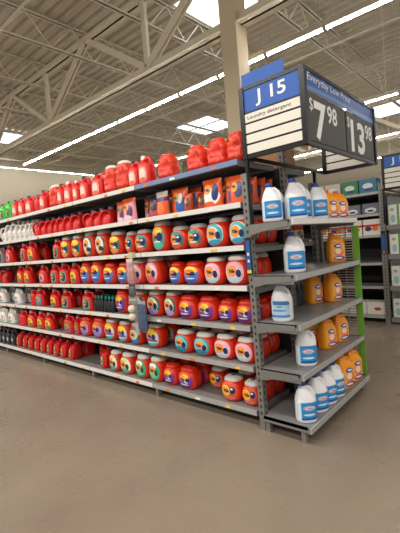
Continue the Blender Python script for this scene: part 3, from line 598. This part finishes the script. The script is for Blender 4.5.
ROWS = {
 0: [('jug', 'green', -4.365, 0.168, 0.25), ('jug', 'green', -4.151, 0.161, 0.26), ('jug', 'redlab', -3.939, 0.171, 0.255), ('jug', 'redlab', -3.729, 0.163, 0.25), ('jug', 'redlab', -3.509, 0.2, 0.25), ('jug', 'red', -3.277, 0.135, 0.23), ('jug', 'redlab', -3.1, 0.157, 0.26), ('bare', 'white', -2.873, 0.24, 0.285), ('jug', 'redlab', -2.655, 0.13, 0.265), ('jug', 'redwhite', -2.488, 0.182, 0.268), ('jug', 'redwhite', -2.312, 0.132, 0.25), ('jug', 'redlab', -2.156, 0.148, 0.265), ('jug', 'redlab', -1.912, 0.197, 0.262), ('bare', 'white', -1.703, 0.204, 0.29), ('bare', 'white', -1.485, 0.223, 0.295), ('jug', 'redlab', -1.295, 0.148, 0.258), ('jug', 'redwhite', -1.137, 0.162, 0.275), ('bare', 'red', -0.871, 0.24, 0.24), ('bare', 'red', -0.516, 0.22, 0.235), ('bare', 'red', -0.29, 0.223, 0.235), ('bare', 'red', -0.04, 0.18, 0.24)],
 1: [('turn', 'white', -4.433, 0.133, 0.26), ('turn', 'white', -4.252, 0.129, 0.29), ('turn', 'white', -4.079, 0.125, 0.29), ('turn', 'white', -3.918, 0.11, 0.26), ('turn', 'white', -3.772, 0.11, 0.25), ('turn', 'white', -3.631, 0.11, 0.25), ('turn', 'white', -3.51, 0.11, 0.24), ('turn', 'red', -3.378, 0.138, 0.23), ('turn', 'red', -3.211, 0.133, 0.23), ('turn', 'red', -3.044, 0.116, 0.22), ('turn', 'red', -2.903, 0.113, 0.22), ('turn', 'red', -2.755, 0.134, 0.22), ('turn', 'red', -2.596, 0.141, 0.22), ('turn', 'red', -2.431, 0.15, 0.22), ('turn', 'red', -2.153, 0.148, 0.2), ('turn', 'red', -1.995, 0.143, 0.2), ('turn', 'red', -1.839, 0.15, 0.2), ('bag', 'pink', -1.599, 0.164, 0.222), ('bag', 'pink', -1.418, 0.19, 0.225), ('bag', 'dark', -1.1, 0.179, 0.215), ('bag', 'clear', -0.936, 0.141, 0.22), ('bag', 'blue', -0.766, 0.19, 0.225), ('bag', 'brown', -0.613, 0.101, 0.15), ('bag', 'brown', -0.5, 0.118, 0.15), ('bag', 'white', -0.345, 0.183, 0.225), ('bag', 'blue', -0.183, 0.132, 0.225), ('bag', 'orange', -0.038, 0.151, 0.21)],
 2: [('jug', 'grey', -4.6, 0.13, 0.27), ('jug', 'pinkl', -4.303, 0.2, 0.27), ('jug', 'navyl', -3.808, 0.166, 0.26), ('jug', 'yellowl', -3.572, 0.2, 0.28), ('jug', 'navyl', -2.895, 0.163, 0.255), ('tub', 'yellow', -2.688, 0.23, 0.27), ('tub', 'yellow', -2.434, 0.224, 0.27), ('tub', 'green', -2.183, 0.228, 0.29), ('tub', 'green', -1.95, 0.23, 0.285), ('tub', 'yellow', -1.688, 0.23, 0.245), ('tub', 'navy', -1.46, 0.139, 0.22), ('tub', 'navy', -1.271, 0.23, 0.225), ('tub', 'tall', -1.013, 0.212, 0.285), ('tub', 'navy', -0.773, 0.206, 0.21), ('tub', 'navy', -0.565, 0.201, 0.21), ('tub', 'teal', -0.346, 0.23, 0.24), ('tub', 'teal', -0.097, 0.21, 0.235)],
 3: [('turn', 'red', -4.637, 0.15, 0.24), ('jug', 'yellowl', -4.005, 0.189, 0.26), ('jug', 'yellowl', -3.771, 0.2, 0.26), ('jug', 'pinkl', -3.32, 0.2, 0.25), ('jug', 'navyl', -3.01, 0.192, 0.25), ('jug', 'navyl', -2.79, 0.2, 0.255), ('jug', 'yellowl', -2.537, 0.184, 0.25), ('tub', 'blue', -2.319, 0.218, 0.255), ('tub', 'blue', -2.086, 0.225, 0.265), ('tub', 'blue', -1.85, 0.23, 0.225), ('tub', 'blue', -1.606, 0.213, 0.225), ('tub', 'pink', -1.381, 0.228, 0.25), ('tub', 'pink', -1.149, 0.23, 0.265), ('tub', 'blue', -0.842, 0.174, 0.2), ('tub', 'blue', -0.636, 0.23, 0.2), ('tub', 'pinkw', -0.402, 0.209, 0.23), ('tub', 'pinkw', -0.178, 0.23, 0.235)],
 4: [('jug', 'white', -4.738, 0.2, 0.23), ('jug', 'white', -4.182, 0.2, 0.23), ('jug', 'red', -3.662, 0.13, 0.235), ('jug', 'tealj', -3.477, 0.2, 0.238), ('jug', 'yellowl', -3.086, 0.2, 0.235), ('jug', 'navyl', -2.804, 0.2, 0.225), ('jug', 'navyl', -2.321, 0.2, 0.23), ('pack', 'dark', -2.099, 0.187, 0.175), ('pack', 'dark', -1.9, 0.196, 0.17), ('tub', 'purple', -1.695, 0.204, 0.25), ('tub', 'green', -1.403, 0.213, 0.245), ('tub', 'greenl', -1.177, 0.23, 0.25), ('tub', 'greenl', -0.945, 0.18, 0.245), ('tub', 'purple', -0.737, 0.227, 0.21), ('tub', 'purple', -0.511, 0.218, 0.205), ('tub', 'purple', -0.308, 0.18, 0.185), ('tub', 'purple', -0.122, 0.184, 0.185)],
 5: [('jug', 'white', -4.869, 0.114, 0.225), ('jug', 'white', -4.737, 0.142, 0.225), ('jug', 'white', -4.48, 0.2, 0.23), ('jug', 'red', -4.09, 0.2, 0.23), ('jug', 'yellowl', -3.795, 0.2, 0.23), ('jug', 'yellowl', -3.52, 0.2, 0.23), ('jug', 'yellowl', -3.29, 0.2, 0.227), ('jug', 'purplel', -2.794, 0.2, 0.232), ('jug', 'purplel', -2.603, 0.109, 0.225), ('tub', 'lilac', -2.43, 0.23, 0.226), ('tub', 'lilac', -2.174, 0.23, 0.23), ('tub', 'aqua', -1.936, 0.23, 0.233), ('tub', 'aqua', -1.693, 0.201, 0.228), ('tub', 'greenb', -1.492, 0.194, 0.225), ('tub', 'aqua', -1.221, 0.23, 0.235), ('tub', 'tealw', -0.826, 0.23, 0.205), ('tub', 'tealw', -0.591, 0.225, 0.2), ('tub', 'pinkw', -0.366, 0.215, 0.205), ('tub', 'pinkw', -0.152, 0.205, 0.2)],
 6: [('jug', 'black', -4.957, 0.13, 0.25), ('jug', 'black', -4.798, 0.13, 0.25), ('jug', 'black', -4.644, 0.13, 0.25), ('jug', 'black', -4.492, 0.136, 0.25), ('turn', 'redl', -4.305, 0.15, 0.222), ('turn', 'redl', -4.099, 0.15, 0.222), ('turn', 'redl', -3.909, 0.138, 0.22), ('turn', 'redl', -3.73, 0.15, 0.22), ('turn', 'redl', -3.55, 0.15, 0.22), ('turn', 'redl', -3.363, 0.15, 0.22), ('turn', 'redl', -3.171, 0.15, 0.22), ('turn', 'redl', -3.001, 0.15, 0.215), ('turn', 'redl', -2.802, 0.15, 0.215), ('turn', 'redl', -2.112, 0.15, 0.22), ('tub', 'cream', -1.905, 0.178, 0.228), ('tub', 'cream', -1.697, 0.23, 0.226), ('tub', 'mint', -1.446, 0.207, 0.24), ('tub', 'mint', -1.238, 0.2, 0.245), ('tub', 'purple', -1.041, 0.186, 0.2), ('tub', 'purple', -0.829, 0.23, 0.2), ('tub', 'navyw', -0.323, 0.201, 0.2), ('tub', 'navyw', -0.131, 0.176, 0.19)],
}

for l, items in ROWS.items():
    n = len(items); grp = '%s products on the aisle side' % shelf_name(l); used = []
    for i, (t, var, x, Wd, H) in enumerate(items):
        k = n-i; yj = random.uniform(0, .012); y = .022+HALFD[t]+yj
        rz = random.uniform(-.05, .05) if t == 'jug' else random.uniform(-.03, .03)
        if t == 'tub': Wd = min(Wd, .22)
        if t == 'bare': Wd = min(Wd, .2 if i > 15 else .21); H -= .012*(i > 15)
        if var == 'redl': Wd = .15
        if t == 'bag': Wd *= 1.12 if var != 'brown' else .95; y += .05*(i % 2)
        x = min(x, -.008-Wd/2)
        lb = '%s, %s item from corner post on %s' % (LOOK[(t, var)], ORD[k], shelf_name(l))
        o = product(t, var, x, y-(.008 if k == 1 and l > 1 else 0), LV[l]+.001, Wd*.985, H, lb, grp, rz)
        if k == 1 and l > 1: o.scale.y = .85
    # second rank, seen in the gaps and through the open end
    if l >= 2:
        for i, (t, var, x, Wd, H) in enumerate(items):
            if t == 'pack' or x < -4.95: continue
            k = n-i
            if t == 'tub': Wd = min(Wd, .22)
            x = min(x, -.008-Wd/2)
            lb = '%s, in the rank behind the %s item from corner post, %s' % ('back-rank '+('tub' if t == 'tub' else 'container'), ORD[k], shelf_name(l))
            o = product(t, var, x, .022+HALFD[t]*3+.022-.046*(k == 1), LV[l]+.001, Wd*.97, H*.98, lb, 'back rank on the aisle side', 0)
            if k == 1: o.scale.y = .85
for l in (2, 3, 4, 5, 6):      # third rank at the open end
    t, var, x, Wd, H = ROWS[l][-1]; x = min(x, -.1)
    o = product(t, var, x, .427, LV[l]+.001, .17, H*.98, 'third tub back from the aisle at the open end of the %s' % shelf_name(l), 'tubs at the open end'); o.scale.y = .85
for (l, x, var, H) in ((6, -.60, 'navyw', .19), (6, -1.98+1.36, 'navyw', .19)):
    if x == -.60: product('tub', var, x, .28, LV[l]+.001, .19, H, 'orange tub set back alone in the bottom shelf gap near the corner', None)
product('jug', 'red', -2.42, .30, LV[6]+.001, .14, .22, 'plain red jug set back in the bottom shelf gap', None)
for j, (y, var) in enumerate(((.20, 'orange'), (.32, 'orange'), (.43, 'orange'))):
    product('bag', var, -.09, y, LV[1]+.001, .16, .2, 'orange pouch, %s back from the aisle at the open end' % ORD[j+2], 'pouches at the open end')
for j, (x, var) in enumerate(((-.99, 'orange'), (-.66, 'orange'), (-.28, 'blue'), (-1.25, 'pink'))): product('bag', var, x, .20, LV[1]+.001, .17, .21, '%s pod pouch behind the front pouches, %s from the left' % (('pink' if var == 'pink' else 'orange'), ORD[[2, 3, 4, 1][j]]), 'pouches at the back of the second shelf')
product('bare', 'red', -.20, .30, LV[0]+.001, .2, .235, 'red wrapped tub behind the last two tubs of the top shelf', None)

# end display stock
def bleach(old=False):
    """white handled jug W .15 D .15 H .29; label faces -Y, handle over +x"""
    g = empty('bleach_jug', (0,0,0)); e = 2.5
    R = [(0,0,.066,.062),(.006,0,.073,.068),(.02,0,.076,.07),(.15,0,.076,.07),(.17,0,.073,.067),(.205,-.007,.056,.054),(.24,-.014,.034,.035),(.258,-.016,.021,.021),(.266,-.016,.02,.02)]
    MB().loft(R, 28, e).tube([(-.002,0,.248),(.026,0,.247),(.05,0,.225),(.063,0,.19),(.066,0,.155),(.06,0,.13)], [.011,.013,.013,.013,.013,.012], 10).build('jug_body', m_bleach, g)
    MB().loft([(.262,-.016,.024,.024),(.264,-.016,.025,.025),(.285,-.016,.024,.024),(.29,-.016,.021,.021)], 20, 2).build('cap', m_bcap, g)
    lm = label_mat('label_bleach_old', (170,200,220), [(0,.75,60,.22,(60,120,180)),(-.8,.3,.2,.8,(235,240,240)),(0,-.1,.8,.12,(90,140,190)),(0,-.75,60,.12,(60,120,180))]) if old else \
         label_mat('label_bleach', (36,140,204), [(0,-.9,60,.14,(24,80,160)),(.1,-.4,.62,.12,(200,226,240)),(.12,.36,.60,.27,(236,240,246)),(.12,.36,.56,.23,(200,40,90)),(.12,.36,.48,.16,(240,240,246)),(-.84,0,.14,60,(214,228,236))])
    decal(g, 'label', R, e, 0, .090, .072, .064, lm, 12, txt=CLX, tr=(.009, .113, .0095), tm=m_navy); return g
def orange_jug():
    """orange softener jug W .15 D .11 H .27; label faces -Y"""
    g = empty('orange_jug', (0,0,0)); e = 3.6
    R = [(0,0,.07,.048),(.006,0,.075,.053),(.02,0,.077,.055),(.15,0,.077,.055),(.18,-.002,.072,.052),(.205,-.012,.056,.045),(.225,-.026,.034,.032),(.24,-.03,.024,.024)]
    MB().loft(R, 28, e).tube([(-.02,0,.228),(.012,0,.232),(.042,0,.222),(.062,0,.196),(.067,0,.165)], [.012,.014,.014,.014,.013], 10).build('jug_body', m_oj, g)
    MB().loft([(.234,-.03,.026,.026),(.266,-.03,.024,.024),(.27,-.03,.02,.02)], 18, 2).build('cap', m_ojcap, g)
    decal(g, 'label', R, e, .004, .092, .062, .076, label_mat('label_orange_jug', (248,176,60), [(.1,-.72,.85,.26,(84,50,128)),(.1,.0,.7,.5,(240,116,90)),(0,.1,.46,.34,(250,226,190)),(0,.72,.6,.24,(50,70,150)),(.1,.72,.4,.1,(240,236,240)),(0,-.70,.6,.12,(230,220,235))]), 6); return g
bj = bleach(); bo = bleach(True); oj = orange_jug(); index_kids(); used_p = set()
def put(p, x, y, lv, label, rz, sc=1, grp=None):
    o = p if p.name not in used_p else copy_tree(p); used_p.add(p.name)
    o.location = (x, y, EZ[lv]+.001); o.rotation_euler = (0,0,rz); o.scale = (sc,)*3
    tag(o, label, 'bleach jug' if p is not oj else 'softener jug', grp); return o
AN = .62
G_B, G_O = 'white bleach jugs on the end display', 'orange jugs on the end display'
for (x, y, rz, s, lb) in ((.20, .04, .45, .93, 'leftmost white bleach jug on the top end shelf'), (.12, .22, .6, .93, 'white bleach jug mostly hidden at back left of the top end shelf'), (.30, .20, .6, 1.03, 'tallest white bleach jug, second along front of the top end shelf'),
        (.24, .40, .7, 1.0, 'white bleach jug half hidden behind the tallest one on the top end shelf'), (.30, .56, .7, .98, 'white bleach jug next to the orange jugs on the top end shelf')): put(bj, x, y, 0, lb, rz, s, G_B)
for (x, y, lb) in ((.31, .77, 'orange jug beside the bleach on the top end shelf'), (.31, .97, 'orange jug at the right end of the top end shelf')): put(oj, x, y, 0, lb, .95, .9, G_O)
put(oj, .15, .80, 0, 'orange jug tucked behind the others on the top end shelf', .95, .9, G_O)
put(bj, .27, .18, 1, 'single white bleach jug on the second end shelf', .55, 1.0, G_B)
put(oj, .24, 1.0, 1, 'lone orange jug on the second end shelf by the green trim', .75, .98, G_O)
put(bo, .20, .08, 2, 'white jug with pale blue label on the third end shelf', .1, .97, G_B)
put(oj, .10, .80, 2, 'left orange jug on the third end shelf', 1.2, 1.0, G_O); put(oj, .22, .93, 2, 'right orange jug on the third end shelf', 1.2, 1.0, G_O)
put(bj, .30, .20, 3, 'single white bleach jug on the fourth end shelf', .6, .98, G_B)
for (x, y, lb) in ((.26, .66, 'left orange jug on the fourth end shelf'), (.27, .90, 'right orange jug on the fourth end shelf')): put(oj, x, y, 3, lb, 1.15, .97, G_O)
put(oj, .12, .60, 3, 'orange jug in shadow behind on the fourth end shelf', 1.15, .97, G_O)
for i, y in enumerate((.07, .26, .42, .58)): put(bj, .335, y, 4, '%s of the four bleach jugs lined up on the bottom end shelf' % ['nearest', 'second', 'third', 'farthest'][i], [.75, .95, 1.1, 1.1][i], .96, G_B)
for i, y in enumerate((.77, .97)): put(oj, .335, y, 4, '%s orange jug on the bottom end shelf' % ['nearer', 'farther'][i], 1.2, 1.08, G_O)

# hanging strip with packs in front of the second section
cs = empty('clip_strip', (-1.33, -.03, 0), 0, 'clear plastic clip strip hanging in front of the tubs', 'clip strip')
m_clear = mat('clear_plastic', (205,208,205), .15, var=.02, alpha=.45)
MB().box(-.03, .03, -.014, -.011, .60, 1.37).build('strip', m_clear, cs, 0); MB().box(-.03, .03, -.016, .020, 1.345, 1.40).build('clip', mat('yellowed_clip', (205,195,150), .4), cs, 0)
def hpack(name, z0, z1, w, cols, label, th=.03, dx=0):
    g = empty(name, (-1.33+dx, -.062, z0), 0, label, 'hanging pack'); h = z1-z0
    R = [(0,0,w*.42,.003),(h*.1,0,w*.5,th*.4),(h*.5,0,w*.5,th*.5),(h*.85,0,w*.48,th*.35),(h,0,w*.46,.003)]
    MB().loft(R, 20, 3).build('packet', mat(name+'_film', cols[0], .2, var=.25, scale=40, alpha=.85), g)
    MB().box(-w*.45, w*.45, -.003, .003, h-.004, h+.03).build('header_card', mat(name+'_card', cols[1], .5), g, 0); return g
hpack('scent_bead_packet', 1.10, 1.31, .10, ((200,150,150), (220,200,190)), 'pinkish packet at the top of the hanging clip strip')
hpack('grey_net_packet', .97, 1.075, .09, ((90,96,98), (60,64,66)), 'dark grey packet in the middle of the hanging clip strip')
hpack('blue_silver_packet', .64, .91, .13, ((76,96,122), (150,160,165)), 'silvery blue packet at the bottom of the hanging clip strip', .03, .115)
g = hpack('dryer_ball_packet', .90, .955, .13, ((150,140,132), (160,150,140)), 'packet holding two white dryer balls on the clip strip')
for z in (-.04, -.118):
    MB().sphere((-.01, -.016, z), .038, 18, 12).build('white_dryer_ball', mat('wool_white', (226,212,188), .9, bump=.3, scale=60), g)
MB().tube([(-.045,-.012,.01),(-.05,-.012,-.08),(-.03,-.012,-.15),(.01,-.012,-.152),(.03,-.012,-.08),(.025,-.012,.01)], .002, 5).build('net_cord', m_clear, g)

# things on top and on the far side
cb = empty('cardboard_box', (-.33, .84, LV[0]+.001), .05, 'brown cardboard box on top of the shelving under the aisle sign', 'box')
MB().box(-.24, .24, -.16, .16, 0, .2).build('carton', mat('cardboard', (158,118,84), .8, var=.06), cb, 0); MB().box(-.24, .24, -.025, .025, .2, .2015).build('packing_tape', mat('tape', (190,160,120), .3), cb, 0)
cb2 = copy_tree(cb) if False else None
def fbottle(col, name='spray_bottle'):
    g = empty(name, (0,0,0)); MB().loft([(0,0,.035,.025),(.01,0,.04,.03),(.13,0,.04,.03),(.17,0,.018,.016),(.2,0,.014,.014)], 18, 2.6).build('bottle_body', col, g)
    MB().loft([(.198,0,.016,.016),(.23,0,.015,.015)], 14, 2).build('cap', m_capw, g); return g
fb = fbottle(mat('pale_blue_plastic', (110,130,150), .35)); index_kids(); firstb = True
for l, z in ((3, LV[3]), (4, LV[4])):
    for i in range(5):
        o = fb if firstb else copy_tree(fb); firstb = False; o.location = (-.1-.0*i, .64+.085*i, z+.001); o.rotation_euler = (0,0,1.57)
        tag(o, 'slim blue-grey bottle, %s in from the centre post on the back side, %s' % (ORD[i+1], 'fourth shelf down' if l == 3 else 'fifth shelf down'), 'bottle', 'blue-grey bottles on the back side')
def carton(loc, sx, sy, sz, base, ells, label, group, rz=0, name='product_box', cat='box'):
    g = empty(name, loc, rz, label, cat, group); MB().box(-sx/2, sx/2, -sy/2, sy/2, 0, sz).build('carton', mat('carton_%d_%d_%d' % base, base, .5, var=.03), g, 0)
    k = 'printed_%s' % label_key(base, ells); lm = label_mat(k, base, ells)
    MB().add([(-sx/2,-sy/2-.001,0),(sx/2,-sy/2-.001,0),(sx/2,-sy/2-.001,sz),(-sx/2,-sy/2-.001,sz)], [(0,1,2,3)]).build('front_print', lm, g, 0, uvs=[(0,0),(1,0),(1,1),(0,1)])
    MB().add([(sx/2+.001,-sy/2,0),(sx/2+.001,sy/2,0),(sx/2+.001,sy/2,sz),(sx/2+.001,-sy/2,sz)], [(0,1,2,3)]).build('side_print', lm, g, 0, uvs=[(0,0),(1,0),(1,1),(0,1)])
    return g
def label_key(b_, e_): return '%d_%d_%d_%d' % (b_[0], b_[1], b_[2], sum(ord(q)*(i+1) for i, q in enumerate(str(e_))) % 99991)
# far-side packs seen through the end display
for i, (y, lv) in enumerate(((.70, 1), (.90, 1), (.70, 2), (.90, 2))):
    carton((-.13, y, LV[lv]+.001), .17, .16, .15, (224,216,204), [(0,.5,60,.3,(200,50,50)),(0,-.2,.6,.3,(110,150,80)),(.5,-.6,.3,.2,(40,60,110))], 'white and red pack, %s from centre post on the back side, %s' % (['nearest','farther'][i % 2], shelf_name(lv)), 'white and red packs on the back side', name='diaper_pack', cat='pack')
# second rack goods: white boxes with a green edge
GB = (222,222,206); GE = [(.86,0,.16,60,(84,160,60)),(-.1,-.4,.5,.4,(150,190,190)),(-.2,.5,.4,.15,(160,160,150))]
cnt = 0
for zi, z in enumerate(EZ2):
    for i in range(3):
        carton((G2X+.12+.145*0+.14*i*0+ (.145 if i else 0) , G2Y+.07 + (0 if i < 2 else .2), z+.001), .135, .1, .29 if zi < 3 else .27, GB, GE, 'white box with green edge, %s, %s rack level at right edge' % (['front left', 'front right', 'set behind'][i], ['highest', 'second', 'third', 'lowest'][zi]), 'white and green boxes at the right edge')
    for i in range(3):
        carton((G2X+.265, G2Y+.45+.18*i, z+.001), .135, .12, .28, GB, GE, 'white box with green edge, %s from the rear, %s rack level at right edge' % (ORD[3-i], ['highest', 'second', 'third', 'lowest'][zi]), 'white and green boxes at the right edge')
for i in range(4):
    xx = G2X-.2-.27*i
    carton((xx, G2Y+.14, Z2[2]+.001), .25, .2, .24, (228,220,208), [(0,.2,60,.14,(200,50,46)),(.4,-.2,.4,.3,(220,120,50)),(-.4,-.2,.4,.28,(60,60,110))], 'white pack with red band, %s from the far rack post, mid shelf' % ORD[i+1], 'white packs on the far rack', name='wipes_pack', cat='pack')
    carton((xx, G2Y+.14, Z2[1]+.001), .24, .2, .16, (110,114,126), [(0,-.3,.7,.5,(226,222,214)),(0,-.4,.4,.2,(40,60,130))], 'grey pack, %s from the far rack post, second shelf down' % ORD[i+1], 'grey packs on the far rack', name='wipes_pack', cat='pack')
    carton((xx, G2Y+.14, Z2[5]+.001), .26, .24, .20, (226,220,210), [(.2,.0,.4,.25,(190,60,50)),(0,-.9,60,.1,(180,170,160))], 'white pack with small red mark, %s from the far rack post, bottom shelf' % ORD[i+1], 'white packs on the far rack floor shelf', name='wipes_pack', cat='pack')
    carton((xx-.02, G2Y+.14, Z2[0]+.001), .25, .22, .21, (52,130,84) if i == 1 else ((60,120,150) if i == 0 else (196,192,180)), [(0,0,.6,.4,(220,226,220)),(.1,-.5,.5,.2,(60,70,120))], '%s pack on top of the far rack, %s from its post' % (['blue', 'green', 'beige', 'beige'][i], ORD[i+1]), 'packs on top of the far rack', name='wipes_pack', cat='pack')
for i in range(5):
    carton((-1.3+.45*i-1.0, 7.95, 2.001), .4, .3, .26, (150,118,88) if i % 2 else (190,186,176), [(0,0,.4,.3,(210,200,180))], 'distant carton on top of the third shelving run, %s from the left' % ORD[i+1], 'distant cartons', name='stock_carton')
